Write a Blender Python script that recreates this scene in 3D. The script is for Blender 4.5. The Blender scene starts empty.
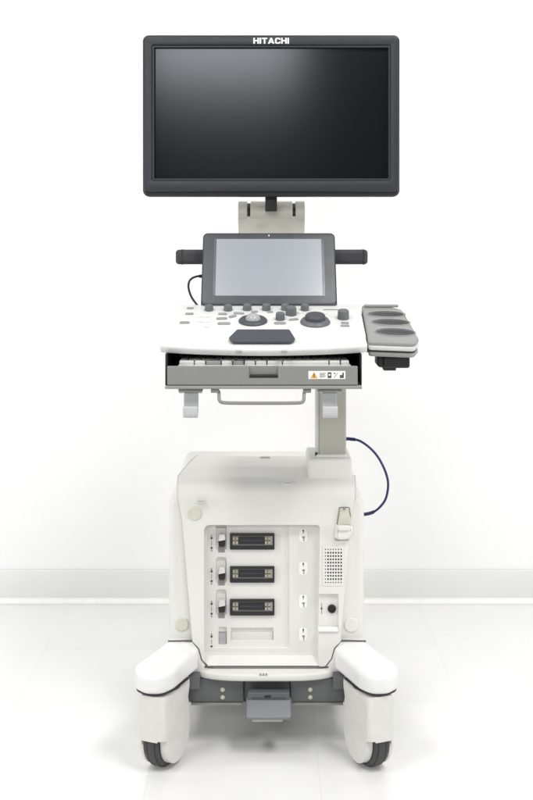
import bpy, bmesh, math, random
from mathutils import Matrix, Vector
random.seed(7)
R = math.radians
scene = bpy.context.scene
col = scene.collection

# ------------------------------------------------------------------ camera geometry (used to place things in metres)
CAM_D, CAM_H, FPX, CX, HY = 2.30, 1.07, 1138.0, 266.5, 235.0
def k(Y): return (CAM_D + Y) / FPX
def X(px, Y): return (px - CX) * k(Y)
def Z(py, Y): return CAM_H - (py - HY) * k(Y)

# ------------------------------------------------------------------ materials
MATS = {}
def mat(name, color, rough=0.5, metal=0.0, var=0.03, scale=30.0, bump=0.0, bscale=600.0, spec=0.5, emit=None, estr=0.0, rvar=0.06, coat=0.0):
    if name in MATS: return MATS[name]
    m = bpy.data.materials.new(name); m.use_nodes = True
    nt = m.node_tree; N = nt.nodes; L = nt.links
    b = N['Principled BSDF']
    b.inputs['Metallic'].default_value = metal
    b.inputs['Specular IOR Level'].default_value = spec
    b.inputs['Coat Weight'].default_value = coat
    tc = N.new('ShaderNodeTexCoord')
    nz = N.new('ShaderNodeTexNoise'); nz.inputs['Scale'].default_value = scale; nz.inputs['Detail'].default_value = 5
    L.new(tc.outputs['Object'], nz.inputs['Vector'])
    mr = N.new('ShaderNodeMapRange'); mr.inputs[1].default_value = .3; mr.inputs[2].default_value = .7
    mr.inputs[3].default_value = 1 - var; mr.inputs[4].default_value = 1 + var
    L.new(nz.outputs['Fac'], mr.inputs[0])
    mx = N.new('ShaderNodeMix'); mx.data_type = 'RGBA'; mx.blend_type = 'MULTIPLY'; mx.inputs[0].default_value = 1
    mx.inputs[6].default_value = (*color, 1); L.new(mr.outputs[0], mx.inputs[7])
    L.new(mx.outputs[2], b.inputs['Base Color'])
    mr2 = N.new('ShaderNodeMapRange'); mr2.inputs[1].default_value = .3; mr2.inputs[2].default_value = .7
    mr2.inputs[3].default_value = max(.02, rough - rvar); mr2.inputs[4].default_value = min(1, rough + rvar)
    L.new(nz.outputs['Fac'], mr2.inputs[0]); L.new(mr2.outputs[0], b.inputs['Roughness'])
    if bump:
        n2 = N.new('ShaderNodeTexNoise'); n2.inputs['Scale'].default_value = bscale; n2.inputs['Detail'].default_value = 2
        L.new(tc.outputs['Object'], n2.inputs['Vector'])
        bp = N.new('ShaderNodeBump'); bp.inputs['Strength'].default_value = bump; bp.inputs['Distance'].default_value = .001
        L.new(n2.outputs['Fac'], bp.inputs['Height']); L.new(bp.outputs[0], b.inputs['Normal'])
    if emit:
        b.inputs['Emission Color'].default_value = (*emit, 1); b.inputs['Emission Strength'].default_value = estr
    MATS[name] = m
    return m

WHITE  = mat('console_white_plastic', (.75, .75, .735), .42, bump=.08)
DECKW  = mat('deck_white_plastic', (.70, .70, .688), .42, bump=.08)
CABW   = mat('cabinet_ivory_plastic', (.685, .680, .652), .45, var=.015, scale=8, bump=.10)
PANEL  = mat('panel_ivory_plastic', (.62, .612, .58), .48, var=.015, scale=8, bump=.10)
CAPS   = mat('beige_cap_plastic', (.58, .565, .48), .5)
FENDER = mat('scuffed_ivory_plastic', (.655, .642, .61), .5, var=.03, scale=45, bump=.15, bscale=120)
DARK   = mat('dark_bezel_plastic', (.024, .027, .034), .42, bump=.12, bscale=900, spec=.4)
EDGE   = mat('black_edge_plastic', (.018, .018, .02), .45)
BLACK  = mat('black_plastic', (.012, .012, .013), .5)
SCREEN = mat('matte_screen_glass', (.004, .004, .0045), .225, var=0, rvar=0, spec=.5)
SCREEN.node_tree.nodes['Principled BSDF'].inputs['Specular Tint'].default_value = (.94, .98, 1.04, 1)
TABB   = mat('tablet_grey_plastic', (.065, .068, .077), .38, bump=.06)
TABS   = mat('tablet_display', (.11, .115, .124), .32, var=0, rvar=.01, emit=(.565, .61, .675), estr=.52)  # emission partly stands in for the ceiling reflected in the glass
TABD   = mat('tablet_display_margin', (.13, .135, .15), .2, var=0)
GRIP   = mat('grip_rubber', (.028, .028, .031), .55, bump=.2)
KNOB   = mat('grey_knob_plastic', (.12, .125, .135), .45)
KEYG   = mat('light_grey_key_plastic', (.29, .29, .295), .5)
BALL   = mat('trackball_resin', (.36, .36, .37), .25)
PAD    = mat('slate_pad_rubber', (.056, .062, .074), .5, bump=.15)
TRAY   = mat('grey_painted_steel', (.225, .225, .212), .42, var=.02, scale=60, bump=.1)
TRAYL  = mat('light_grey_steel', (.27, .27, .255), .42)
HOOKM  = mat('pale_grey_plastic', (.50, .51, .515), .4)
KEYS   = mat('keyboard_ivory', (.64, .64, .615), .5)
COLM   = mat('beige_painted_column', (.455, .448, .40), .42, var=.01)
BRKT   = mat('cream_bracket', (.60, .585, .51), .4, var=.01)
STEEL  = mat('zinc_steel', (.55, .53, .42), .3, metal=.9)
TIN    = mat('contact_metal', (.42, .39, .30), .35, metal=.6)
BASEM  = mat('dark_grey_chassis', (.10, .104, .108), .42, bump=.08)
UNDER  = mat('underside_black', (.03, .03, .028), .6)
PEDAL  = mat('pedal_grey_plastic', (.19, .205, .22), .4)
TYRE   = mat('tyre_rubber', (.045, .047, .047), .55, var=.12, scale=90, bump=.25, bscale=300)
HOLD   = mat('holder_grey_plastic', (.275, .275, .268), .42)
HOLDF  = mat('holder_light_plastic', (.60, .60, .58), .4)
CUP    = mat('holder_cup_rubber', (.14, .143, .15), .5)
NAVY   = mat('navy_cable_rubber', (.012, .02, .095), .4)
LOGO   = mat('silver_lettering', (.80, .80, .82), .35)
PRINT  = mat('dark_print', (.07, .07, .065), .6)
PRINTG = mat('grey_print', (.24, .235, .22), .6)
LABEL  = mat('label_paper', (.84, .835, .81), .5)
ORANGE = mat('warning_orange', (.72, .36, .03), .5)
SEAM   = mat('seam_rubber', (.09, .09, .092), .6)

def floor_mat():
    m = bpy.data.materials.new('vinyl_floor_tiles'); m.use_nodes = True
    N = m.node_tree.nodes; L = m.node_tree.links; b = N['Principled BSDF']
    geo = N.new('ShaderNodeNewGeometry')
    mp = N.new('ShaderNodeMapping'); mp.inputs['Location'].default_value = (-.442 + .3375*3, .03, 0)
    L.new(geo.outputs['Position'], mp.inputs['Vector'])
    br = N.new('ShaderNodeTexBrick'); br.offset = 0; br.squash = 1
    br.inputs['Scale'].default_value = 1; br.inputs['Brick Width'].default_value = .3375; br.inputs['Row Height'].default_value = .3375
    br.inputs['Mortar Size'].default_value = .0011; br.inputs['Mortar Smooth'].default_value = .6
    br.inputs['Color1'].default_value = (.80, .80, .79, 1); br.inputs['Color2'].default_value = (.785, .785, .775, 1)
    br.inputs['Mortar'].default_value = (.72, .72, .705, 1)
    L.new(mp.outputs[0], br.inputs['Vector'])
    nz = N.new('ShaderNodeTexNoise'); nz.inputs['Scale'].default_value = 2.2; nz.inputs['Detail'].default_value = 6
    L.new(geo.outputs['Position'], nz.inputs['Vector'])
    mr = N.new('ShaderNodeMapRange'); mr.inputs[1].default_value = .3; mr.inputs[2].default_value = .7; mr.inputs[3].default_value = .965; mr.inputs[4].default_value = 1.03
    L.new(nz.outputs['Fac'], mr.inputs[0])
    mx = N.new('ShaderNodeMix'); mx.data_type = 'RGBA'; mx.blend_type = 'MULTIPLY'; mx.inputs[0].default_value = 1
    L.new(br.outputs['Color'], mx.inputs[6]); L.new(mr.outputs[0], mx.inputs[7]); L.new(mx.outputs[2], b.inputs['Base Color'])
    mr2 = N.new('ShaderNodeMapRange'); mr2.inputs[1].default_value = .3; mr2.inputs[2].default_value = .7; mr2.inputs[3].default_value = .26; mr2.inputs[4].default_value = .42
    L.new(nz.outputs['Fac'], mr2.inputs[0]); L.new(mr2.outputs[0], b.inputs['Roughness'])
    bp = N.new('ShaderNodeBump'); bp.inputs['Strength'].default_value = .25; bp.inputs['Distance'].default_value = .0008; bp.invert = True
    L.new(br.outputs['Fac'], bp.inputs['Height']); L.new(bp.outputs[0], b.inputs['Normal'])
    return m
FLOOR = floor_mat()
WALL  = mat('white_wall_paint', (.79, .79, .785), .7, var=.012, scale=1.5, bump=.06, bscale=300)
SKIRT = mat('grey_vinyl_skirting', (.66, .665, .645), .45, var=.025, scale=3)
COVE  = mat('pale_cove_strip', (.80, .80, .775), .45)

# ------------------------------------------------------------------ shape helpers (each returns a bmesh)
def arc_corner(p0, p1, p2, r, seg):
    a = (Vector(p0) - Vector(p1)); b = (Vector(p2) - Vector(p1))
    la, lb = a.length, b.length; a.normalize(); b.normalize()
    ang = a.angle(b)
    if r <= 0 or ang > math.pi - .02: return [tuple(p1)]
    t = min(r / math.tan(ang/2), la*.49, lb*.49); rr = t*math.tan(ang/2)
    c = Vector(p1) + (a+b).normalized() * (rr/math.sin(ang/2))
    s = Vector(p1) + a*t - c; e = Vector(p1) + b*t - c
    a0 = math.atan2(s.y, s.x); a1 = math.atan2(e.y, e.x); d = a1-a0
    while d > math.pi: d -= 2*math.pi
    while d < -math.pi: d += 2*math.pi
    return [(c.x+rr*math.cos(a0+d*i/seg), c.y+rr*math.sin(a0+d*i/seg)) for i in range(seg+1)]
def rpoly(pts, r, seg=6):
    n = len(pts); out = []
    for i in range(n):
        ri = r[i] if isinstance(r, (list, tuple)) else r
        out += arc_corner(pts[i-1], pts[i], pts[(i+1) % n], ri, seg)
    return out
def rrect(x0, x1, y0, y1, r, seg=6): return rpoly([(x0, y0), (x1, y0), (x1, y1), (x0, y1)], r, seg)
def ellipse(cx, cy, a, b, n=40, rot=0):
    return [(cx+a*math.cos(t)*math.cos(rot)-b*math.sin(t)*math.sin(rot), cy+a*math.cos(t)*math.sin(rot)+b*math.sin(t)*math.cos(rot))
            for t in [2*math.pi*i/n for i in range(n)]]
def plate_local(loops, t, bev):
    cu = bpy.data.curves.new('tmp', 'CURVE'); cu.dimensions = '2D'; cu.fill_mode = 'BOTH'
    bev = min(bev, t*.49)
    cu.extrude = t/2 - bev; cu.bevel_depth = bev; cu.bevel_resolution = 3; cu.offset = -bev
    if isinstance(loops[0][0], (int, float)): loops = [loops]
    for lp in loops:
        s = cu.splines.new('POLY'); s.points.add(len(lp)-1); s.use_cyclic_u = True
        for p, q in zip(s.points, lp): p.co = (q[0], q[1], 0, 1)
    o = bpy.data.objects.new('tmp', cu); col.objects.link(o)
    dg = bpy.context.evaluated_depsgraph_get()
    me = bpy.data.meshes.new_from_object(o.evaluated_get(dg))
    bm = bmesh.new(); bm.from_mesh(me)
    bpy.data.objects.remove(o); bpy.data.curves.remove(cu); bpy.data.meshes.remove(me)
    bmesh.ops.remove_doubles(bm, verts=bm.verts, dist=2e-6)
    bmesh.ops.recalc_face_normals(bm, faces=bm.faces)
    bmesh.ops.translate(bm, vec=(0, 0, t/2), verts=bm.verts)
    return bm
RX90 = Matrix.Rotation(R(90), 4, 'X')
def plate(loops, y0, y1, bev=.001):               # outlines in (x, z), from y0 (front) to y1 (back)
    bm = plate_local(loops, y1-y0, bev); bm.transform(Matrix.Translation((0, y1, 0)) @ RX90); return bm
def hplate(loops, z0, z1, bev=.001):              # outlines in (x, y)
    bm = plate_local(loops, z1-z0, bev); bm.transform(Matrix.Translation((0, 0, z0))); return bm
def xplate(loops, x0, x1, bev=.001):              # outlines in (y, z), from x0 to x1
    bm = plate_local(loops, x1-x0, bev)
    bm.transform(Matrix(((0, 0, 1, x0), (1, 0, 0, 0), (0, 1, 0, 0), (0, 0, 0, 1)))); return bm
def lplate(loops, t, bev, M):
    bm = plate_local(loops, t, bev); bm.transform(M); return bm
def pxl(pts, Y): return [(X(a, Y), Z(b, Y)) for a, b in pts]
def box(x0, x1, y0, y1, z0, z1, bev=.0, seg=3):
    bm = bmesh.new(); bmesh.ops.create_cube(bm, size=1)
    for v in bm.verts: v.co = Vector(((x0+x1)/2+v.co.x*(x1-x0), (y0+y1)/2+v.co.y*(y1-y0), (z0+z1)/2+v.co.z*(z1-z0)))
    if bev: bmesh.ops.bevel(bm, geom=bm.edges[:], offset=bev, segments=seg, affect='EDGES', profile=.5, clamp_overlap=True)
    return bm
def lathe(prof, M=Matrix(), n=32, sx=1, sy=1):    # profile [(radius, height)] about local z
    bm = bmesh.new(); rings = []
    for r, h in prof:
        if r < 1e-6: rings.append([bm.verts.new((0, 0, h))])
        else: rings.append([bm.verts.new((r*sx*math.cos(2*math.pi*i/n), r*sy*math.sin(2*math.pi*i/n), h)) for i in range(n)])
    for a, b in zip(rings, rings[1:]):
        for i in range(n):
            j = (i+1) % n
            if len(a) == 1 and len(b) == 1: continue
            if len(a) == 1: bm.faces.new((a[0], b[i], b[j]))
            elif len(b) == 1: bm.faces.new((a[i], a[j], b[0]))
            else: bm.faces.new((a[i], a[j], b[j], b[i]))
    for rg in (rings[0], rings[-1]):
        if len(rg) > 1: bm.faces.new(rg)
    bmesh.ops.recalc_face_normals(bm, faces=bm.faces); bm.transform(M); return bm
def smooth_path(pts, sub=8, closed=False):
    P = [Vector(p) for p in pts]; out = []
    for i in range(len(P)-1):
        p0 = P[i-1] if i else P[0]*2-P[1]; p3 = P[i+2] if i+2 < len(P) else P[-1]*2-P[-2]
        p1, p2 = P[i], P[i+1]
        for s in range(sub):
            t = s/sub
            out.append(.5*((2*p1)+(p2-p0)*t+(2*p0-5*p1+4*p2-p3)*t*t+(3*p1-p0-3*p2+p3)*t**3))
    out.append(P[-1]); return out
def tube(pts, r, n=12):
    bm = bmesh.new(); P = [Vector(p) for p in pts]; rings = []; up = None
    for i, p in enumerate(P):
        t = (P[min(i+1, len(P)-1)] - P[max(i-1, 0)]).normalized()
        if up is None: up = t.orthogonal().normalized()
        up = (up - t*up.dot(t)).normalized(); s = t.cross(up)
        rings.append([bm.verts.new(p + r*(math.cos(2*math.pi*j/n)*up + math.sin(2*math.pi*j/n)*s)) for j in range(n)])
    for a, b in zip(rings, rings[1:]):
        for j in range(n): bm.faces.new((a[j], a[(j+1) % n], b[(j+1) % n], b[j]))
    bm.faces.new(rings[0]); bm.faces.new(rings[-1])
    bmesh.ops.recalc_face_normals(bm, faces=bm.faces); return bm
def bm_to_tmp(bm):
    me = bpy.data.meshes.new('tmp'); bm.to_mesh(me); o = bpy.data.objects.new('tmp', me); col.objects.link(o); return o
def cut(bm, cutters, bevel=0):
    o = bm_to_tmp(bm); cs = []
    for c in cutters:
        co = bm_to_tmp(c); cs.append(co)
        md = o.modifiers.new('b', 'BOOLEAN'); md.operation = 'DIFFERENCE'; md.solver = 'EXACT'; md.object = co
    if bevel:
        md = o.modifiers.new('v', 'BEVEL'); md.width = bevel; md.segments = 2; md.limit_method = 'ANGLE'; md.angle_limit = R(40)
    dg = bpy.context.evaluated_depsgraph_get()
    me = bpy.data.meshes.new_from_object(o.evaluated_get(dg))
    out = bmesh.new(); out.from_mesh(me)
    for q in [o]+cs:
        d = q.data; bpy.data.objects.remove(q); bpy.data.meshes.remove(d)
    bpy.data.meshes.remove(me); return out

ROOT_LOC = Vector((0, .30, 0))
class MB:                                          # collects shapes with their materials into ONE mesh object
    def __init__(self): self.bm = bmesh.new(); self.mats = []
    def add(self, bm, m):
        if m not in self.mats: self.mats.append(m)
        i = self.mats.index(m)
        for f in bm.faces: f.material_index = i; f.smooth = True
        me = bpy.data.meshes.new('tmp'); bm.to_mesh(me); self.bm.from_mesh(me); bpy.data.meshes.remove(me); bm.free()
        return self
    def build(self, name, parent=None, angle=32):
        bm = self.bm
        xs = [v.co for v in bm.verts]
        c = Vector([(min(p[i] for p in xs)+max(p[i] for p in xs))/2 for i in range(3)])
        bmesh.ops.translate(bm, vec=-c, verts=bm.verts)
        me = bpy.data.meshes.new(name); bm.to_mesh(me); bm.free()
        for m in self.mats: me.materials.append(m)
        me.set_sharp_from_angle(angle=R(angle))
        o = bpy.data.objects.new(name, me); col.objects.link(o)
        wp = Vector((0, 0, 0)); p = parent
        while p: wp += p.location; p = p.parent
        o.location = c - wp
        if parent: o.parent = parent
        return o
def one(name, bm, m, parent=None, angle=32): return MB().add(bm, m).build(name, parent, angle)

# ------------------------------------------------------------------ the setting
def setting(o, label, cat): o['kind'] = 'structure'; o['label'] = label; o['category'] = cat
WY = 1.018
setting(one('floor', box(-5, 5, -7, WY+.1, -.1, 0), FLOOR), 'white glossy vinyl tile floor with faint joints', 'floor')
setting(one('wall', box(-5, 5, WY, WY+.12, -.05, 3.2), WALL), 'plain bright white wall behind the ultrasound machine', 'wall')
sk = MB()
sk.add(xplate([(WY-.0005, .008), (WY-.009, .008), (WY-.009, .090), (WY-.006, .0955), (WY-.0005, .0955)], -4.9, 4.9, .0002), SKIRT)
sk.add(xplate([(WY-.0005, .0005)] + [(WY-.009-.013+.013*math.sin(t), .0005+.014*(1-math.cos(t))) for t in [R(10*i) for i in range(10)]] + [(WY-.0005, .0145)], -4.9, 4.9, .0001), COVE)
setting(sk.build('skirting'), 'pale grey vinyl skirting along the foot of the wall', 'skirting')

# ------------------------------------------------------------------ the machine
root = bpy.data.objects.new('ultrasound_machine', None); col.objects.link(root); root.location = ROOT_LOC
root['label'] = 'white wheeled ultrasound machine with large dark monitor, tablet panel and grey control knobs'
root['category'] = 'ultrasound machine'

# --- monitor
YM = .15
def mp(pts): return pxl(pts, YM)
outer = rpoly(mp([(142, 196), (400.5, 196), (400.5, 35.5), (142, 35.5)]), .013, 8)
inner = rpoly(mp([(153, 179.5), (389.5, 179.5), (389.5, 45.5), (153, 45.5)]), .0015, 3)
mon = MB()
mon.add(plate([rpoly(mp([(142.6, 191.6), (399.8, 191.6), (399.8, 34.7), (142.6, 34.7)]), .013, 8), inner], YM, YM+.018, .005), DARK)
mon.add(plate([rpoly(mp([(142, 196.4), (400.5, 196.4), (400.5, 33.8), (142, 33.8)]), .014, 8)], YM+.012, YM+.045, .006), EDGE)
mon.add(plate([rrect(X(180, YM), X(362, YM), Z(180, YM), Z(60, YM), .02)], YM+.044, YM+.062, .008), EDGE)
monitor = mon.build('monitor', root)
# thin inner lip of the bezel
lip = MB()
lip.add(plate([rpoly(mp([(152.4, 180.4), (390.1, 180.4), (390.1, 45.6), (152.4, 45.6)]), .002, 3), rpoly(mp([(154.2, 178.4), (388.6, 178.4), (388.6, 47.4), (154.2, 47.4)]), .001, 2)], YM-.0006, YM+.010, .0008), DARK)
lip.build('bezel_lip', monitor)
one('screen', plate([rrect(X(152, YM), X(390.5, YM), Z(180.5, YM), Z(45, YM), .001, 2)], YM+.0085, YM+.0115, .0002), SCREEN, monitor)
# lettering
def lettering(word, x0, x1, z0, z1, y):
    h = z1-z0; U = {}
    U['H'] = (7.2, [[(0, 0), (2.1, 0), (2.1, 3.7), (5.1, 3.7), (5.1, 0), (7.2, 0), (7.2, 9), (5.1, 9), (5.1, 5.5), (2.1, 5.5), (2.1, 9), (0, 9)]])
    U['I'] = (2.1, [[(0, 0), (2.1, 0), (2.1, 9), (0, 9)]])
    U['T'] = (7.0, [[(2.45, 0), (4.55, 0), (4.55, 7.2), (7, 7.2), (7, 9), (0, 9), (0, 7.2), (2.45, 7.2)]])
    U['A'] = (8.2, [[(0, 0), (2.2, 0), (2.85, 1.7), (5.35, 1.7), (6, 0), (8.2, 0), (5.2, 9), (3.0, 9)], [(3.4, 3.3), (4.1, 5.9), (4.8, 3.3)]])
    U['C'] = (7.0, [[(7, 3.0), (7, 1.4), (5.8, 0), (1.6, 0), (0, 1.6), (0, 7.4), (1.6, 9), (5.8, 9), (7, 7.6), (7, 6.0), (4.9, 6.0), (4.9, 7.1), (2.4, 7.1), (2.1, 6.7), (2.1, 2.3), (2.4, 1.9), (4.9, 1.9), (4.9, 3.0)]])
    tot = sum(U[c][0] for c in word) + .75*(len(word)-1); s = (x1-x0)/tot; x = x0; out = MB()
    for c in word:
        w, loops = U[c]
        out.add(plate([[(x+a*s, z0+b/9*h) for a, b in lp] for lp in loops], y-.0006, y+.0004, .00005), LOGO)
        x += (w+.75)*s
    return out
lettering('HITACHI', X(253.3, YM), X(289, YM), Z(43.6, YM), Z(37.7, YM), YM).build('lettering', monitor)
# --- monitor neck and arm
YN = .235
neck = MB()
neck.add(box(X(265.2, .2), X(277, .2), .19, .245, Z(211, .2), Z(190, .2), .002), BLACK)
neck.build('monitor_neck', root)
arm = MB()
hz = Z(214.5, YN+.03); hr = .0300
def hinge(x0, x1, r=hr):
    M = Matrix.Translation((x0, YN+.03, hz)) @ Matrix.Rotation(R(90), 4, 'Y')
    L_ = x1-x0
    return lathe([(0, 0), (r-.0015, 0), (r, .0015), (r, L_-.0015), (r-.0015, L_), (0, L_)], M, 48)
arm.add(hinge(X(250.3, YN), X(292.6, YN)), BRKT)
arm.add(hinge(X(238, YN), X(247.2, YN)), BRKT); arm.add(hinge(X(295.6, YN), X(305, YN)), BRKT)
arm.add(hinge(X(240, YN), X(303, YN), .0255), BLACK)
def neckbox(a, b): return box(X(a, YN), X(b, YN), YN+.002, YN+.05, .90, Z(216, YN), .003)
arm.add(neckbox(238.3, 304.7), BRKT)
arm.build('monitor_arm', root)
# --- console (control panel)
def deck_d(py): return .8278/(.2833+(py-HY)/FPX)
TA = math.atan(.2833)
def deck(px, py, rotz=0):
    d = deck_d(py); return Matrix.Translation(((px-CX)*d/FPX, d-CAM_D, CAM_H-(py-HY)*d/FPX)) @ Matrix.Rotation(TA, 4, 'X') @ Matrix.Rotation(rotz, 4, 'Z')
def loft(prof, nx, xl, xr, bow):
    bm = bmesh.new(); cols = []
    for i in range(nx+1):
        u = i/nx; c = []
        for (y, z) in prof:
            x = xl(y)+(xr(y)-xl(y))*u
            w = max(0, min(1, (.02-y)/.14))
            w2 = max(0, min(1, (-.055-y)/.05)); c.append(bm.verts.new((x, y - bow*w*(1-(2*u-1)**2), z - .0065*w2*(1-(2*u-1)**2))))
        cols.append(c)
    n = len(prof)
    for a, b in zip(cols, cols[1:]):
        for j in range(n): bm.faces.new((a[j], a[(j+1) % n], b[(j+1) % n], b[j]))
    bm.faces.new(cols[0]); bm.faces.new(cols[-1])
    bmesh.ops.recalc_face_normals(bm, faces=bm.faces)
    ends = [e for e in bm.edges if len(e.link_faces) == 2 and any(len(f.verts) > 4 for f in e.link_faces)]
    bmesh.ops.bevel(bm, geom=ends, offset=.005, segments=3, affect='EDGES', profile=.5, clamp_overlap=True)
    return bm
pr = rpoly([(-.0985, .8425), (-.110, .8595), (-.074, .8685), (-.070, .8735), (.11, .9250), (.116, .90), (.112, .862), (-.05, .848)],
           [.004, .006, .004, .003, .010, .01, .006, .01], 4)
lf = lambda y: -.2075 + (y+.12)*.09
rt = lambda y: .1945 + (y+.12)*.012
con = MB()
con.add(loft(pr, 24, lf, rt, .014), DECKW)
console = con.build('control_panel', root, 40)
# palm rest, slate coloured
def on_palm(px, py):   # point on the front palm slope
    py_ = py; d = deck_d(py_); return ((px-CX)*d/FPX, d-CAM_D)
Mpalm = Matrix.Translation((0, -.074, .8700)) @ Matrix.Rotation(R(15.0), 4, 'X')
kp = k(-.09)
def pp(px, py): # foreshortened slope: 1px vertical = about 4.0 mm along slope
    return ((px-CX)*k(-.085), (338.0-py)*.0046)
one('palm_rest', lplate([rpoly([pp(232.5, 345.6), pp(291, 345.6), pp(295, 342.5), pp(290, 331.6), pp(236.5, 331.6), pp(229, 341.5)], .004, 4)], .0065, .002, Mpalm), PAD, console)
def knob(px, py, w, h, sides=False):
    M = deck(px, py); r = w*k(.05)/2; hh = h*k(.05)
    return lathe([(0, 0), (r, 0), (r*.98, .002), (r*.93, hh*.85), (r*.84, hh), (0, hh)], M, 24)
for px, py, w, h in [(209, 310.2, 9, 5.4), (228, 310.2, 9, 5.4), (247.2, 309.8, 9, 5.6), (266.3, 309.8, 9, 5.8), (285.2, 309.8, 8.6, 5.6), (304.8, 310, 8.8, 5.8),
                     (291, 314.6, 11.5, 8), (280.2, 319.5, 9.4, 7), (343.2, 318.4, 11.8, 8.6)]:
    m = MB(); m.add(knob(px, py, w, h), KNOB)
    M = deck(px, py); hh = h*k(.05)
    b = box(-.0005, .0005, .001, w*k(.05)*.36, hh-.0002, hh+.0004); b.transform(M); m.add(b, KEYG)
    m.build('knob', console)
# big rotary dial
M = deck(315.2, 322.6)
m = MB(); m.add(lathe([(0, 0), (.0302, 0), (.0302, .003), (.027, .007), (.022, .008), (0, .008)], M, 48), KNOB)
m.add(lathe([(0, .008), (.0205, .008), (.0205, .0145), (.0185, .0172), (0, .0168)], M, 40), PAD)
m.build('rotary_dial', console)
# trackball
M = deck(253, 321.5)
m = MB(); m.add(lathe([(.0155, .0), (.029, 0), (.029, .003), (.026, .006), (.018, .007), (.0155, .004), (.0155, 0)], M, 48), PAD)
m.build('trackball_ring', console)
m = MB(); m.add(lathe([(0, .0)] + [(.0165*math.cos(t), .0015+.0165*math.sin(t)) for t in [R(a) for a in range(0, 90, 9)]] + [(0, .018)], M, 40), BALL)
m.build('trackball', console)
def key(px, py, w, l, rot=0, m=KEYG, h=.0028):
    r = min(w, l)*.45
    return one('button', lplate([rrect(-w/2, w/2, -l/2, l/2, r, 4)], h, .0008, deck(px, py, rot)), m, console)
for px, py, w, l, rot in [(222.7, 314.4, .018, .008, 0), (221.8, 319, .022, .009, 5), (224, 324, .026, .010, 0), (232.6, 316.8, .018, .008, 40), (239, 313.8, .022, .008, -8),
                          (254.6, 312.2, .014, .007, 0), (270, 312.4, .012, .006, 0), (280, 323.8, .024, .010, 0), (293.6, 320, .020, .007, 15), (189.4, 314.2, .017, .007, 3),
                          (190.2, 308.6, .014, .006, 3), (184.6, 323, .020, .008, 2), (345, 323.4, .016, .006, 0), (345, 326.2, .018, .006, 0)]:
    key(px, py, w, l, R(rot))
for px, py in [(200, 317), (207, 317), (200, 322), (207, 322), (300, 313), (325, 313.5), (207, 327)]:
    key(px, py, .010, .007, 0, WHITE)
one('slide_marker', lplate([rrect(-.017, .017, -.0016, .0016, .0012, 3)], .0012, .0003, deck(331.5, 309.9)), PRINTG, console)
for px in (238.5, 284):
    one('lip_notch', box(X(px-3, -.125), X(px+3, -.125), -.1262, -.118, .8452, .8478, .0008), TRAYL, console)

# --- tablet touch panel
MT = Matrix.Translation((X(269, .095), .095, .9215)) @ Matrix.Rotation(R(60), 4, 'X')
W, H = .1432, .1775
tb = MB()
tb.add(lplate([rrect(-W-.0006, W+.0006, -.0035, H+.0005, .011, 8)], .014, .004, MT @ Matrix.Translation((0, 0, -.014))), DARK)
tb.add(lplate([rrect(-W+.0015, W-.0015, .003, H-.0015, .010, 8)], .004, .0015, MT @ Matrix.Translation((0, 0, -.0025))), TABB)
tablet = tb.build('touch_panel', root)
one('screen', lplate([rrect(-.119, .119, .022, .161, .0008, 2)], .0006, .0001, MT @ Matrix.Translation((0, 0, .0013))), TABD, tablet)
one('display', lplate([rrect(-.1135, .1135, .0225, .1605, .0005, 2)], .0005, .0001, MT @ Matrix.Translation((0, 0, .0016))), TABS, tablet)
one('sensor', lathe([(0, 0), (.0016, 0), (.0016, .0004), (0, .0005)], MT @ Matrix.Translation((0, .1695, .0015)), 16), LABEL, tablet)
# bracket carrying the tablet
one('tablet_bracket', box(-.06, .06, .185, .225, .90, 1.0, .004), BLACK, root)
# tablet lead
c = [(X(205, .15), .17, Z(276, .17)), (X(196, .15), .16, Z(276.5, .16)), (X(190, .15), .155, Z(280, .155)), (X(188.3, .14), .145, Z(287, .145)), (X(191.5, .12), .12, Z(297, .12)), (X(199, .1), .10, Z(307.5, .10))]
m = MB(); m.add(tube(smooth_path(c, 8), .0024), BLACK)
m.add(tube([(X(206, .15), .172, Z(275.8, .172)), (X(199.5, .15), .162, Z(276.2, .162))], .0038), BLACK)
m.build('panel_lead', root)
# rear handles
for a, b in ((175.4, 215), (320, 368)):
    o = MB(); Yh = .205
    o.add(plate([rrect(X(a, Yh), X(b, Yh), Z(264.4, Yh), Z(249.6, Yh), .0075, 6)], Yh, Yh+.030, .008), GRIP)
    h = o.build('handle_grip', root)
    e = a+7 if a < 200 else b-4
    one('grip_ring', plate([rrect(X(e-1.0, Yh), X(e+.2, Yh), Z(264.7, Yh), Z(249.3, Yh), .0008, 2)], Yh-.0004, Yh+.0305, .0003), EDGE, h)
one('handle_rail', box(X(210, .21), X(325, .21), .212, .232, Z(262, .21), Z(252, .21), .003), EDGE, root)

# --- keyboard tray
YT = -.125
tr = MB()
tr.add(box(X(165, YT), X(362, YT), YT-.002, .23, Z(389, YT), Z(385.6, YT), .0015), TRAYL)
tr.add(box(X(165, YT), X(166.6, YT), YT+.004, .10, Z(385.5, YT), .8425, .0006), EDGE)
tr.add(box(X(361.0, YT), X(362, YT), YT+.004, .10, Z(385.5, YT), .8425, .0006), EDGE)
tr.add(box(X(166, YT), X(361.5, YT), .09, .10, Z(385.5, YT), .855), UNDER)
tr.add(box(X(168.5, YT), X(360.8, YT), -.06, .09, .839, .8425), UNDER)
tray = tr.build('keyboard_tray', root)
dx0, dx1 = X(167.2, YT), X(357.6, YT); dz0, dz1 = Z(384.8, YT), Z(366.3, YT)
front = plate([rrect(dx0, dx1, dz0, dz1, .0012, 3)], YT-.002, YT+.010, .001)
front = cut(front, [box(X(249, YT), X(278.2, YT), YT-.02, YT+.006, Z(377.8, YT), dz1+.01)])
dr = MB(); dr.add(front, TRAY)
dr.add(box(dx0+.003, dx1-.003, YT+.0105, .07, dz0+.004, dz0+.007), UNDER)
dr.build('drawer_front', tray)
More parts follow.
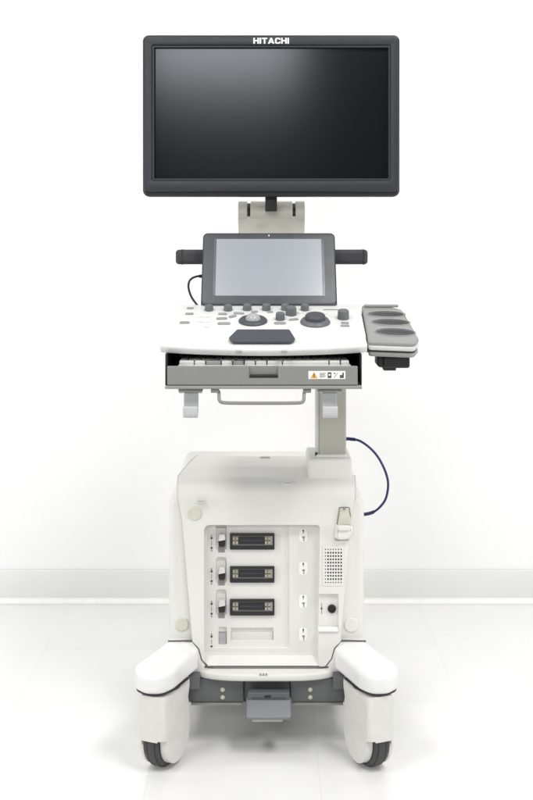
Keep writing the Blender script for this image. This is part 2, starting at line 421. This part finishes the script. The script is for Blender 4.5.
m = MB(); m.add(box(X(250.2, YT), X(277.3, YT), YT-.0015, YT+.0058, Z(377.3, YT), Z(374.6, YT), .0012), BLACK)
m.build('finger_pull', tray)
kb = MB()
KY = -.10
kb.add(box(X(178, KY), X(351, KY), -.109, .045, .806, .819, .002), KEYS)
for r_ in range(5):
    x = X(179.5, KY); y = -.1065+r_*.0225
    random.seed(20+r_)
    while x < X(348, KY):
        w = random.choice([.0165]*6+[.026, .034]) if r_ else random.choice([.022, .03, .09, .022])
        w = min(w, X(350, KY)-x)
        if w > .008: kb.add(box(x, x+w-.0022, y, y+.0195, .818, .8275, .0018, 2), KEYS if random.random() > .15 else KEYG)
        x += w
kb.build('keyboard', tray)
lb = MB(); Yl = YT-.002
lb.add(plate([rrect(X(308.4, Yl), X(345.4, Yl), Z(379, Yl), Z(371, Yl), .001, 2)], Yl-.0005, Yl+.0003, .0001), LABEL)
lb.add(plate([pxl([(310.3, 378.2), (317.7, 378.2), (314, 371.8)], Yl)], Yl-.0008, Yl-.0004, .00003), ORANGE)
lb.add(plate([pxl([(313.6, 377.3), (314.4, 377.3), (314.5, 373.6), (313.5, 373.6)], Yl)], Yl-.0011, Yl-.0007, .00003), PRINT)
for a, b, c_, d_ in [(319.5, 326, 377.6, 372.6)]:
    for q in range(4): lb.add(plate([pxl([(a, 373.6+q*1.25), (b-(q % 2)*1.2, 373.6+q*1.25), (b-(q % 2)*1.2, 372.9+q*1.25), (a, 372.9+q*1.25)], Yl)], Yl-.0008, Yl-.0004, .00003), PRINTG)
lb.add(plate([pxl([(327.6, 378), (331.4, 378), (331.4, 372.2), (327.6, 372.2)], Yl)], Yl-.0008, Yl-.0004, .00003), PRINT)
lb.add(plate([pxl([(328.6, 375.6), (330.4, 375.6), (330.4, 374), (328.6, 374)], Yl)], Yl-.0010, Yl-.0006, .00003), LABEL)
lb.add(plate([pxl([(333.4, 377.8), (334.2, 377.8), (338.2, 372.6), (337.4, 372.6)], Yl)], Yl-.0008, Yl-.0004, .00003), PRINTG)
lb.add(plate([pxl([(333.6, 374), (335.6, 374), (335.6, 372.6), (333.6, 372.6)], Yl)], Yl-.0008, Yl-.0004, .00003), PRINTG)
lb.add(plate([pxl([(339.8, 378), (343.8, 378), (343.8, 372.4), (342.6, 372.4), (342.0, 375), (339.8, 375)], Yl)], Yl-.0008, Yl-.0004, .00003), PRINT)
lb.build('warning_label', tray)
# hooks under the tray
for cx_ in (190.6, 329.6):
    Yk = -.105; hk = MB()
    hk.add(box(X(cx_-12, Yk), X(cx_+12, Yk), Yk-.008, Yk+.03, Z(391.5, Yk), Z(388.6, Yk), .001), TRAYL)
    for s in (-10, 10):
        hk.add(lathe([(0, -.003), (.0042, -.003), (.0045, -.0005), (.0045, 0), (0, 0)], Matrix.Translation((X(cx_+s*.93, Yk), Yk, Z(391.4, Yk)))), STEEL)
    a = X(cx_-7, Yk); b = X(cx_+7.6, Yk)
    prof = rpoly([(Yk+.012, Z(390, Yk)), (Yk+.012, Z(416, Yk)), (Yk-.018, Z(417.5, Yk)), (Yk-.022, Z(405, Yk)), (Yk-.014, Z(405, Yk)), (Yk-.011, Z(411.5, Yk)), (Yk+.004, Z(411.5, Yk)), (Yk+.006, Z(390, Yk))],
                 [.001, .010, .010, .003, .003, .005, .005, .001], 6)
    hk.add(xplate([prof], a, b, .0018), HOOKM)
    hk.build('cable_hook', root)
# U-shaped front handle
Yu = -.115
pts = [(213.5, 390.5), (219, 391), (219.3, 399.5), (222.5, 402.3), (301, 402.3), (303.6, 400), (304.2, 391), (309, 390.5)]
path = [(X(a, Yu), Yu-(.012 if 394 < b else 0), Z(b, Yu)) for a, b in pts]
uh = MB()
q = []
for i in range(len(path)-1):
    for t in range(6): q.append(Vector(path[i]).lerp(Vector(path[i+1]), t/6))
q.append(Vector(path[-1]))
for _ in range(3): q = [q[0]] + [(q[i-1]+q[i]*2+q[i+1])/4 for i in range(1, len(q)-1)] + [q[-1]]
uh.add(tube(q, .0033, 14), TRAY)
for px in (215, 307): uh.add(box(X(px-4, Yu), X(px+4, Yu), Yu-.008, Yu+.012, Z(392.4, Yu), Z(388.7, Yu), .0012), TRAY)
uh.build('front_handle', root)

# --- probe holder
def dk(px, py): d = deck_d(py); return ((px-CX)*d/FPX, (d-CAM_D)/math.cos(TA))
Mh = Matrix.Translation((0, 0, CAM_H-(0)*0)) 
d0 = deck_d(322); Y0 = d0-CAM_D; z0 = CAM_H-(322-HY)*d0/FPX
Mh = Matrix.Translation((0, Y0, z0)) @ Matrix.Rotation(TA, 4, 'X')
def dl(px, py):
    d = deck_d(py); return ((px-CX)*d/FPX, (d-CAM_D-Y0)/math.cos(TA))
out = rpoly([dl(368.6, 341.5), dl(415, 343.2), dl(419, 338.5), dl(409.5, 322), dl(402, 309.5), dl(392, 307), dl(361.5, 304.5)], [.006, .012, .014, .03, .012, .02, .008], 6)
cups = [(386.5, 314.2, .0375, .0175, -4), (390.8, 322.3, .0375, .0185, -5), (395.2, 332.2, .0385, .0205, -7)]
ph = MB()
ph.add(lplate([out] + [ellipse(*dl(a, b), rx, ry, 40, R(rt_)) for a, b, rx, ry, rt_ in cups], .008, .0025, Mh @ Matrix.Translation((0, 0, -.008))), HOLD)
cxy = Vector((sum(p[0] for p in out)/len(out), sum(p[1] for p in out)/len(out)))
def inset(f): return [tuple(cxy+(Vector(p)-cxy)*f) for p in out]
ph.add(lplate([inset(.997)], .013, .003, Mh @ Matrix.Translation((0, 0, -.0215))) if False else lplate([inset(1.004)] + [ellipse(*dl(a, b), rx*.995, ry*.99, 40, R(rt_)) for a, b, rx, ry, rt_ in cups], .011, .004, Mh @ Matrix.Translation((0, 0, -.0185))), HOLDF)
ph.add(lplate([inset(.965)], .004, .0005, Mh @ Matrix.Translation((0, 0, -.0222))), BLACK)
ph.add(lplate([inset(.985)], .010, .004, Mh @ Matrix.Translation((0, 0, -.0322))), HOLD)
for a, b, rx, ry, rt_ in cups:
    px_, py_ = dl(a, b)
    e = [(p[0], p[1], 0) for p in ellipse(px_, py_, rx*1.03, ry*1.05, 48, R(rt_))]
    tb_ = tube(e+[e[0]], .0013, 8); tb_.transform(Mh @ Matrix.Translation((0, 0, .0002))); ph.add(tb_, HOLD)
# back ridge and joint to the console
b = box(-.038, .034, -.003, .003, 0, .006, .002); b.transform(Matrix.Translation((X(382, .09), 0, 0)) @ Matrix.Translation((0, Y0, z0)) @ Matrix.Rotation(TA, 4, 'X') @ Matrix.Translation((0, dl(380, 307.2)[1], 0))); ph.add(b, HOLD)
ph.add(box(.172, .235, -.03, .06, .852, .866, .002), EDGE)
ph.add(lplate([[(.184, dl(366, 338)[1]), (.204, dl(366, 338)[1]), (.204, dl(366, 309)[1]), (.184, dl(366, 309)[1])]], .02, .001, Mh @ Matrix.Translation((0, 0, -.030))), BLACK)
holder = ph.build('probe_holder', root)
for a, b_, rx, ry, rt_ in cups:
    px_, py_ = dl(a, b_); s = ry/rx
    M = Mh @ Matrix.Translation((px_, py_, 0)) @ Matrix.Rotation(R(rt_), 4, 'Z')
    bw = lathe([(rx*.995, -.0022), (rx*.97, -.006), (rx*.9, -.012), (rx*.72, -.0175), (rx*.4, -.0205), (0, -.021), ], M, 40, 1, s)
    # open bowl: drop the lid
    for f in [f for f in bw.faces if len(f.verts) > 10]: bw.faces.remove(f)
    bmesh.ops.recalc_face_normals(bw, faces=bw.faces)
    one('holder_cup', bw, CUP, holder)
gw = MB(); Yg = -.07
gw.add(plate([rrect(X(377.5, Yg), X(409, Yg), Z(367.5, Yg), Z(354, Yg), .006, 5)], Yg, Yg+.06, .003), EDGE)
gw.add(plate([rrect(X(383, Yg), X(409.6, Yg), Z(367.9, Yg), Z(356, Yg), .005, 5)], Yg-.006, Yg+.02, .003), EDGE)
gw.add(plate([rrect(X(383.5, Yg), X(396, Yg), Z(370.6, Yg), Z(364, Yg), .002, 4)], Yg-.002, Yg+.03, .0015), EDGE)
gw.build('connector_block', root)

# --- lift column
one('lift_column', plate([rrect(X(319, .14), X(346.3, .14), .58, Z(388.8, YT)-.001, .004, 5)], .14, .215, .004), COLM, root)
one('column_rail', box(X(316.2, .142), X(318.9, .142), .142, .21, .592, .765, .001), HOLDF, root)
cb = MB()
cb.add(plate([rrect(X(315.8, .15), X(347, .15), .57, .60, .004, 5)], .132, .225, .003), WHITE)
cb.add(plate([rrect(X(308, .115), X(352, .115), .52, Z(458.5, .115), .006, 6)], .112, .25, .006), CABW)
cb.build('column_base', root)
one('column_seal', box(X(315.2, .14), X(317.6, .14), .1395, .15, Z(456, .14), Z(452.6, .14), .0008), BLACK, root)
# navy cable
c = [(X(343, .18), .18, Z(439, .18)), (X(350, .18), .18, Z(439, .18)), (X(361, .17), .17, Z(441.5, .17)), (X(374, .16), .16, Z(452, .16)), (X(383, .16), .16, Z(466, .16)), (X(388, .16), .16, Z(482, .16)),
     (X(386, .16), .16, Z(498, .16)), (X(379, .16), .16, Z(508, .16)), (X(371, .17), .17, Z(513, .17)), (X(360, .18), .18, Z(515, .18))]
cbm = MB(); cp = smooth_path(c, 10); cbm.add(tube(cp, .0026), NAVY)
cbm.add(tube(cp[4:16], .0037), NAVY); cbm.add(tube(cp[-14:-2], .0037), NAVY)
cbm.build('lift_cable', root)

# --- cabinet
YF = .085
body = plate([rpoly([(-.206, .15), (-.206, .517), (.206, .517), (.206, .15)], [.004, .016, .016, .004], 8)], .097, .62, .012)
body = cut(body, [box(-.148, .148, .05, .15, .17, .505)])
cab = MB(); cab.add(body, CABW)
cab.add(plate([rrect(-.19, .19, .15, .47, .02)], .615, .66, .012), CABW)
cabinet = cab.build('cabinet', root)
prof = [(.085, .1655, .1505), (.085, .221, .1555), (.085, .473, .1765), (.085, .514, .1845)]
for i in range(1, 9):
    t = R(90)*i/8; prof.append((.127-.042*math.cos(t), .514+.042*math.sin(t), .1845+.003*i/8))
prof += [(.20, .5565, .180), (.288, .5560, .172), (.36, .553, .164), (.36, .52, .164), (.165, .52, .187), (.165, .1655, .1505)]
bm = bmesh.new(); Lv = [bm.verts.new((-x, y, z)) for y, z, x in prof]; Rv = [bm.verts.new((x, y, z)) for y, z, x in prof]
n = len(prof)
for i in range(n): bm.faces.new((Lv[i], Lv[(i+1) % n], Rv[(i+1) % n], Rv[i]))
caps = [bm.faces.new(Lv), bm.faces.new(Rv)]
bmesh.ops.triangulate(bm, faces=caps)
bmesh.ops.recalc_face_normals(bm, faces=bm.faces)
F = lambda pts: pxl(pts, YF)
def pocket(loop, depth): return plate([loop], YF-.03, YF+depth, .0005)
main = rpoly(F([(204, 659), (318, 659), (320, 525), (204, 525)]), [.010, .010, .008, .012], 6)
deep = rpoly(F([(207, 652), (289.5, 652), (289.5, 528), (207, 528)]), .006, 5)
jackp = rpoly(F([(317.5, 631), (338.5, 631), (338.5, 594), (317.5, 594)]), .003, 4)
w0, w1 = Z(657, YF), Z(668.5, YF)
wedge = xplate([[(YF-.03, w0+.004), (YF+.022, w0+.004), (YF+.022, w0), (YF+.002, w1+.002), (YF-.03, w1+.002)]], X(205, YF), X(319, YF), .0002)
hookp = rpoly(F([(334.5, 541), (353.5, 541), (352.8, 526), (349.6, 507), (339, 507), (336, 526)]), .003, 4)
bm = cut(bm, [pocket(main, .022), wedge], .0028)
bm = cut(bm, [pocket(deep, .027), pocket(jackp, .0075), pocket(hookp, .005),
              plate([F([(230.5, 645), (273.5, 645), (273.5, 632.3), (230.5, 632.3)])], YF, YF+.033, .0003),
              plate([rpoly(F([(218, 649), (226.5, 649), (226.5, 631.5), (218, 631.5)]), .002)], YF, YF+.031, .0003)]
             + [plate([rpoly(F([(215.5, 553.5+dy), (226, 553.5+dy), (226, 527.5+dy), (215.5, 527.5+dy)]), .005)], YF, YF+.032, .0003) for dy in (0, 33.2, 66)], .0)
cover = one('front_cover', bm, CABW, root, 30)
# connectors and their lock levers
PY = YF+.027
for dy in (0, 33.0, 65.8):
    cn = MB()
    cn.add(plate([rrect(X(230, PY), X(274.4, PY), Z(549+dy, PY), Z(533+dy, PY), .0015, 3), rrect(X(232.4, PY), X(272.6, PY), Z(545.2+dy, PY), Z(535.2+dy, PY), .0008, 2)], PY-.006, PY+.002, .0008), BLACK)
    cn.add(box(X(231.8, PY), X(272.8, PY), PY-.003, PY+.002, Z(545.6+dy, PY), Z(534.8+dy, PY)), TRAY)
    cn.add(plate([rrect(X(238.4, PY), X(264.6, PY), Z(543.6+dy, PY), Z(536.2+dy, PY), .001, 2)], PY-.0055, PY, .0004), BLACK)
    cn.add(box(X(240.5, PY), X(262.5, PY), PY-.0062, PY-.003, Z(540.4+dy, PY), Z(538.9+dy, PY), .0003), mat('contact_plate', (.03, .028, .05), .3))
    for s in (232.8, 236.0, 264.9, 268.1):
        cn.add(box(X(s, PY), X(s+2.2, PY), PY-.0052, PY-.002, Z(543.8+dy, PY), Z(536.4+dy, PY), .0004), TIN)
        cn.add(box(X(s+.2, PY), X(s+2.0, PY), PY-.0056, PY-.004, Z(540.6+dy, PY), Z(539.6+dy, PY)), BLACK)
    cn.add(box(X(270.4, PY), X(272.5, PY), PY-.0048, PY-.002, Z(544.4+dy, PY), Z(535.6+dy, PY)), TRAYL)
    cn.build('probe_connector', cover)
    lv = MB()
    lv.add(box(X(216.2, PY), X(225.6, PY), PY+.001, PY+.006, Z(553+dy, PY), Z(528.3+dy, PY)), PANEL)
    lv.add(box(X(218.2, PY), X(224.8, PY), PY-.0005, PY+.003, Z(552.6+dy, PY), Z(546.8+dy, PY), .0008), PRINTG)
    for q in range(3): lv.add(box(X(218.4, PY), X(224.6, PY), PY-.001, PY, Z(549+dy+q*1.4, PY), Z(548.3+dy+q*1.4, PY)), KEYG)
    lv.add(plate([rpoly(pxl([(218.2, 541.4+dy), (225.4, 540.0+dy), (224.6, 534.6+dy), (219.2, 534.8+dy)], PY-.01), .0015, 4)], PY-.012, PY-.001, .0015), HOLDF)
    lv.add(plate([rpoly(pxl([(218.6, 546.6+dy), (225.0, 546.6+dy), (225.4, 540.6+dy), (218.2, 541.9+dy)], PY-.008), .0010, 3)], PY-.008, PY+.001, .0008), BLACK)
    lv.build('lock_lever', cover)
one('blank_cover', box(X(231, PY), X(273, PY), PY+.0035, PY+.0062, Z(644.6, PY), Z(632.8, PY), .0006), PANEL, cover)
m = MB(); m.add(box(X(218.6, PY), X(226, PY), PY+.001, PY+.004, Z(648.4, PY), Z(632.2, PY)), KEYG)
for q in range(8): m.add(box(X(219, PY), X(225.6, PY), PY+.0004, PY+.0015, Z(635+q*1.7, PY), Z(634.2+q*1.7, PY)), HOOKM)
m.build('blank_slot', cover)
# pictograms beside the levers, and badges on the right
def sheet(loops_px, Y, m, mb): mb.add(plate([pxl(loops_px, Y)], Y-.0004, Y+.0002, .00003), m)
def disc_px(cx, cy, r, n=14): return [(cx+r*math.cos(2*math.pi*i/n), cy+r*math.sin(2*math.pi*i/n)) for i in range(n)]
for dy in (0, 33.2, 65.8, 98.5):
    p = MB()
    sheet(disc_px(211.6, 538.2+dy, 1.15), PY, PRINT, p)
    sheet([(211.1, 536.9+dy), (212.1, 536.9+dy), (212.1, 534.9+dy), (211.1, 534.9+dy)], PY, PRINTG, p)
    sheet([(211.3, 545.6+dy), (211.9, 545.6+dy), (211.9, 541+dy), (211.3, 541+dy)], PY, PRINTG, p)
    sheet(disc_px(211.6, 548+dy, 1.15), PY, PRINT, p)
    sheet([(211.0, 551.4+dy), (212.2, 551.4+dy), (212.2, 549.8+dy), (211.0, 549.8+dy)], PY, PRINTG, p)
    p.build('lock_pictogram', cover)
MP = YF+.022
for dy in (0, 33.0, 66, 99):
    p = MB()
    sheet(rpoly([(299.2, 541.8+dy), (307.4, 541.8+dy), (307.4, 529.0+dy), (299.2, 529.0+dy)], 2.5), MP, LABEL, p)
    p.add(plate([pxl([(302.4, 538.2+dy), (304.6, 538.2+dy), (305, 536.4+dy), (302.0, 536.4+dy)], MP)], MP-.0008, MP-.0003, .00003), PRINTG)
    p.add(plate([pxl([(303.2, 541+dy), (304.2, 541+dy), (304.2, 538.4+dy), (303.2, 538.4+dy)], MP)], MP-.0008, MP-.0003, .00003), PRINTG)
    sheet([(302.9, 533.4+dy), (303.7, 533.4+dy), (303.7, 531.2+dy), (304.4, 531.2+dy), (303.3, 529.2+dy), (302.2, 531.2+dy), (302.9, 531.2+dy)], MP, PRINTG, p)
    p.build('port_pictogram', cover)
# vent grille
vl = [rrect(X(322.5, YF), X(344, YF), Z(586, YF), Z(545.5, YF), .004)]
for i in range(7):
    for j in range(11):
        hx = 325.4+i*2.62; hy = 549.4+j*3.3; s = .78 if 0 < j < 10 and i > 0 else .55
        vl.append([(X(hx-s, YF), Z(hy+s*1.15, YF)), (X(hx+s, YF), Z(hy+s*1.15, YF)), (X(hx+s, YF), Z(hy-s*1.15, YF)), (X(hx-s, YF), Z(hy-s*1.15, YF))])
vg = MB()
vg.add(plate(vl, YF-.0011, YF-.0004, .0002), CABW)
vg.add(box(X(324, YF), X(342.6, YF), YF-.0005, YF+.0003, Z(584.2, YF), Z(547.4, YF)), BLACK)
vg.build('vent_grille', cover)
# jack
JY = YF+.0075
m = MB(); M = Matrix.Translation((X(331.8, JY), JY-.0006, Z(608.6, JY))) @ RX90
m.add(lathe([(0, .0005), (.0060, .0005), (.0064, .0030), (.0086, .0032), (.0090, 0), (0, 0)], M, 32), BLACK)
m.build('jack_socket', cover)
p = MB(); sheet([(321.3, 614+0), (321.9, 614), (321.9, 603), (321.3, 603)], JY, PRINTG, p); sheet(disc_px(321.6, 608.5, 1.1), JY, PRINTG, p); p.build('jack_pictogram', cover)
one('jack_ledge', plate([rrect(X(317.8, YF), X(338.2, YF), Z(631.6, YF), Z(627.4, YF), .001)], YF-.004, YF+.007, .0012), WHITE, cover)
# hook on the upper right of the cover
m = MB()
m.add(plate([rpoly(pxl([(337.6, 525), (351.2, 525), (348.6, 508), (340, 508)], YF), .0015)], YF-.005, YF+.004, .002), CAPS)
m.add(box(X(343, YF), X(345.2, YF), YF-.009, YF, Z(509, YF), Z(507, YF), .0008), PRINTG)
m.add(plate([rpoly(pxl([(334.8, 538.5), (340, 540.5), (349, 539.5), (353, 533), (353, 526.5), (335.6, 525.5)], YF-.012), [.004, .006, .006, .006, .004, .004], 5)], YF-.014, YF+.004, .0055), CABW)
m.add(plate([rpoly(pxl([(338, 531), (349.5, 531), (350.5, 525.5), (337, 525.5)], YF-.016), .003, 4)], YF-.0185, YF-.010, .003), CABW)
m.build('cover_hook', cover)
# screw caps
def capdisc(px, py, Y, r, mm):
    M = Matrix.Translation((X(px, Y), Y+.001, Z(py, Y))) @ RX90
    return one('screw_cap', lathe([(0, 0), (r, 0), (r, .0022), (r-.0012, .0034), (0, .0036)], M, 36), mm, cabinet)
capdisc(194.5, 513.5, YF, .0146, CAPS); capdisc(182, 624.5, .097, .0140, CAPS); capdisc(351.4, 625, .097, .0150, CABW)
# latches on the top
for px, py, w in ((287.5, 478.5, .024), (201, 481, .020), (265, 457.2, .024)):
    d = (CAM_H-.5563)*FPX/(py-HY); Yt = d-CAM_D; x = (px-CX)*d/FPX
    zt = .5560 if Yt > .127 else .514+math.sqrt(max(0, .042**2-(.127-Yt)**2))
    l = MB(); l.add(box(x-w/2, x+w/2, Yt-.004, Yt+.004, zt-.003, zt+.0022, .001), HOLDF)
    l.add(box(x-w/2+.003, x+w/2-.004, Yt-.0046, Yt-.002, zt+.0002, zt+.0012, .0002), PRINTG)
    l.build('latch', cover)
# dark seam between cabinet and base trim
sp = [(168, 641.6), (191, 641.2), (198.6, 649), (201.6, 660), (207.5, 667.0), (214, 669.0), (319, 669.0), (326, 666.6), (331.6, 659), (334.6, 648.6), (342.5, 641.0), (366, 641.6)]
one('seam', tube([(X(a, .084), .0862, Z(b, .084)) for a, b in sp], .0019, 8), SEAM, cabinet)

for s_, stop in ((-1, 99), (1, 5)):
    path = [(s_*(x+.0006), y+.006, z) for y, z, x in prof[:15]]
    path = [(a, b+(.0 if c < .5 else .002), c-(.002 if c > .5 else 0)) for a, b, c in path]
    if s_ > 0: path = path[3:12]
    one('cover_seam', tube(path, .0026, 8), mat('seam_grey_plastic', (.50, .495, .475), .5), cabinet)
# --- base trim (bumper between the casters)
bl = []
for i in range(17):
    u = -1+2*i/16; bl.append((u*.150, .052+.030*u**4))
bl += [(.150, .40), (-.150, .40)]
one('bumper', hplate([bl], .1455, .1612, .0055), CABW, root)
p = MB(); 
for px in (260.5, 263.5, 266.5): p.add(box(X(px-.8, .05), X(px+.8, .05), .0512, .053, Z(675.6, .05), Z(673.8, .05)), KEYG)
p.build('bumper_mark', root)
# corner fillers of the trim
for s in (-1, 1):
    pl = [(s*.128, .160), (s*.1325, .1665), (s*.1395, .182), (s*.146, .205), (s*.156, .2165), (s*.20, .2165), (s*.20, .150), (s*.128, .150)]
    one('trim_corner', plate([pl], .0865 if False else .0800, .0962, .002), CABW, root)

# --- chassis
ch = MB()
YC = .072
for a, b in ((189, 243.5), (290.5, 344)):
    ch.add(box(X(a, YC), X(b, YC), YC, YC+.02, Z(702.5, YC), .1445, .0015), BASEM)
    ch.add(box(X(a+2, YC), X(b-1, YC), YC-.004, YC+.06, Z(704.6, YC), Z(702.8, YC), .0006), TRAY)
ch.add(box(X(243.8, YC), X(290.2, YC), YC+.012, YC+.03, Z(700, YC), .1445, .001), BASEM)
ch.add(box(-.185, .185, YC+.0205, .62, .088, .148, .002), UNDER)
chassis = ch.build('chassis', root)
for px in (222.6, 310.2):
    for py in (689.6, 697.2):
        M = Matrix.Translation((X(px, YC), YC, Z(py, YC))) @ RX90
        m = MB(); m.add(lathe([(0, .0), (.0046, .0), (.0046, .0012), (.0030, .0012), (.0030, .0036), (.0022, .0042), (0, .0042)], M, 20), STEEL)
        m.build('bolt', chassis)
# pedal
pd = MB(); Yp = .045
pd.add(plate([rrect(X(247.6, Yp), X(289.8, Yp), Z(705, Yp), Z(693, Yp), .002)], Yp, Yp+.02, .0015), BASEM)
pd.add(box(X(264.5, Yp), X(271, Yp), Yp-.0008, Yp+.001, Z(697.4, Yp), Z(695.4, Yp), .0004), BLACK)
Mp = Matrix.Translation((0, Yp-.002, Z(701, Yp))) @ Matrix.Rotation(R(38), 4, 'X')
xa, xb = X(246, Yp-.02), X(291.4, Yp-.02)
pd.add(lplate([rpoly([(xa, -.036), (xb, -.036), (xb, .010), (xa, .010)], [.007, .007, .002, .002])], .009, .003, Mp @ Matrix.Translation((0, 0, -.009))), PEDAL)
pd.add(box(xa+.012, xb-.018, Yp-.018, Yp+.02, Z(722.5, Yp-.02), Z(718.8, Yp-.02), .001), COLM)
pd.add(box(xa+.01, xb-.01, Yp, Yp+.05, .10, .118, .001), BASEM)
pd.build('brake_pedal', root)

# --- casters
def caster(sx, yc, heading, with_cover=True):
    cxw = sx*.2045
    Mc = Matrix.Translation((cxw, yc, 0)) @ Matrix.Rotation(heading, 4, 'Z')      # local -y is the heading
    def side_profile(f=1.0, front_open=False):
        c = (0, .0665); r = .0655*f
        pts = [(-r, .160), (-r, .0665)]
        pts += [(c[0]-r*math.cos(t), c[1]-r*math.sin(t)) for t in [R(9*i) for i in range(1, 20)]]
        pts += [(r*.93, .10), (r*.86, .122), (r*.95, .140), (r*.95, .160)]
        return pts
    fb = MB()
    def addx(loop, x0, x1, bev, m):
        b = xplate([loop], x0, x1, bev); b.transform(Mc); fb.add(b, m)
    w = .029; o_ = sx
    def xr(a, b): return (min(o_*a, o_*b), max(o_*a, o_*b))       # a, b measured towards the outer side
    solid = xplate([side_profile()], -w, w, .0135)
    slot = [(-.09, -.03), (-.09, .0690), (-.052, .0705), (-.03, .083), (.0, .100), (.03, .098), (.052, .075), (.054, .04), (.04, -.03)]
    c0 = (0, .0615)
    ring = [(-.052*math.cos(t), .0615-.052*math.sin(t)) for t in [R(a) for a in range(-10, 182, 6)]] + [(-.1*math.cos(t), .0615-.1*math.sin(t)) for t in [R(a) for a in range(176, -11, -6)]]
    ring2 = [(-.058*math.cos(t), .0615-.058*math.sin(t)) for t in [R(a) for a in range(0, 182, 6)]] + [(-.1*math.cos(t), .0615-.1*math.sin(t)) for t in [R(a) for a in range(177, -1, -6)]]
    a0, a1 = xr(-.0150, .0200)
    b0, b1 = xr(-.0147, -.05); e0, e1 = xr(.0197, .05)
    solid = cut(solid, [xplate([slot], a0, a1, .0002), xplate([ring], b0, b1, .0002), xplate([ring2], e0, e1, .0002)], 0)
    solid.transform(Mc); fb.add(solid, FENDER)
    ty = MB()
    Mt = Mc @ Matrix.Translation((o_*.0022, 0, .0615)) @ Matrix.Rotation(R(90), 4, 'Y')
    ty.add(lathe([(0, -.0160), (.052, -.0160), (.0585, -.0140), (.0611, -.008), (.0615, 0), (.0611, .008), (.0585, .0140), (.052, .0160), (0, .0160)], Mt, 64), TYRE)
    for q in (-.0085, .0085):
        ty.add(lathe([(.0600, q-.0006), (.06165, q-.0006), (.06165, q+.0006), (.0600, q+.0006)], Mt, 64), BLACK)
    hs = MB()
    hs.add(lathe([(0, .157), (.030, .157), (.032, .160), (.032, .1665), (0, .1665)], Mc, 40), EDGE)
    if not with_cover:
        top = fb
        o = top.build('caster', root); ty.build('tyre', o)
        st = MB(); st.add(lathe([(0, .1605), (.03, .1605), (.03, .19), (0, .19)], Mc, 24), BASEM); st.build('swivel_stem', o)
        return
    pl = [(-.200, .14), (-.212, .085), (-.232, .045), (-.2635, -.012), (-.262, -.040), (-.240, -.0635), (-.206, -.0665), (-.183, -.040), (-.156, .025), (-.1415, .058), (-.1570, .0885), (-.165, .0885), (-.165, .14)]
    pl = rpoly(pl, [.01, .03, .05, .03, .03, .03, .03, .05, .04, .006, .004, .002, .004], 5)
    if sx > 0: pl = [(-x, y) for x, y in reversed(pl)]
    cv = hplate([pl], 0, .037, .008)
    for v in cv.verts:
        u = max(0, min(1, (v.co.y+.066)/.155)); t = v.co.z/.037
        dr = max(0, math.hypot(v.co.x-sx*.205, v.co.y-.01)-.02)
        v.co.z = .1655 + .004*u*(1-t) + t*(.0365 + .0155*u)
    dk_ = [(Vector((sx*-.0, 0))) for _ in ()]
    o = fb.build('caster', root, 55)
    ty.build('tyre', o)
    c = MB(); c.add(cv, WHITE); c.build('caster_cover', o)
    g = hplate([[(sx*.206+(x-sx*.206)*.95, .012+(y-.012)*.95) for x, y in pl if y < .03]], .1625, .1675, .001)
    hs.add(g, EDGE); hs.build('swivel_ring', o)
    st = MB(); st.add(box(sx*.150-.012, sx*.150+.012, .055, .08, .128, .158, .003), BASEM); st.build('caster_bracket', o)
caster(-1, .004, -R(22))
caster(1, .004, R(22))
caster(-1, .56, R(15), False)
caster(1, .56, -R(15), False)

# ------------------------------------------------------------------ camera
cam = bpy.data.cameras.new('camera'); co = bpy.data.objects.new('camera', cam); col.objects.link(co)
co.location = (0, -CAM_D, CAM_H); co.rotation_euler = (R(90), 0, 0)
cam.sensor_fit = 'HORIZONTAL'; cam.sensor_width = 36; cam.lens = FPX/533*36
cam.shift_x = 0; cam.shift_y = -(400-HY)/533
cam.clip_end = 100; cam.clip_start = .05
scene.camera = co

# ------------------------------------------------------------------ light: ceiling lamps, a softbox and unseen fill lamps added for the wall
def area(name, loc, target, sx, sy, power, color=(1, 1, 1), spread=180):
    l = bpy.data.lights.new(name, 'AREA'); l.shape = 'RECTANGLE'; l.size = sx; l.size_y = sy; l.energy = power; l.color = color; l.spread = R(spread)
    o = bpy.data.objects.new(name, l); col.objects.link(o); o.location = loc
    o.rotation_euler = (Vector(target)-Vector(loc)).to_track_quat('-Z', 'Y').to_euler()
    return o
for x_, e_ in ((-1.1, 35), (1.0, 52)):
    area('ceiling_lamp', (x_, -1.45, 2.75), (x_, -1.3, 0), .6, 1.2, e_, (1, .99, .975))
area('wall_fill', (0, .28, 2.9), (0, .45, 0), 3.6, .3, 20, (1, .995, .985))  # unseen overhead strip, added to brighten the wall and cabinet top
area('softbox_lamp', (-.72, -4.6, 2.52), (-.1, .2, .9), 2.3, .55, 58, (.98, .99, 1))
for sx_ in (-1, 1):
    area('background_fill', (sx_*2.1, -.75, 1.0), (sx_*.45, 1.0, .45), .5, 1.2, 10.0, (1, .995, .985), 110)  # unseen pair at the sides, added to lift the wall's brightness
w = bpy.data.worlds.new('World'); scene.world = w; w.use_nodes = True
w.node_tree.nodes['Background'].inputs[0].default_value = (.97, .985, 1, 1)
w.node_tree.nodes['Background'].inputs[1].default_value = .10
vs = scene.view_settings; vs.view_transform = 'Standard'; vs.look = 'None'; vs.gamma = 1; vs.use_curve_mapping = False; vs.exposure = 0
scene.render.engine = 'CYCLES'
scene.cycles.use_denoising = True
scene.cycles.max_bounces = 8
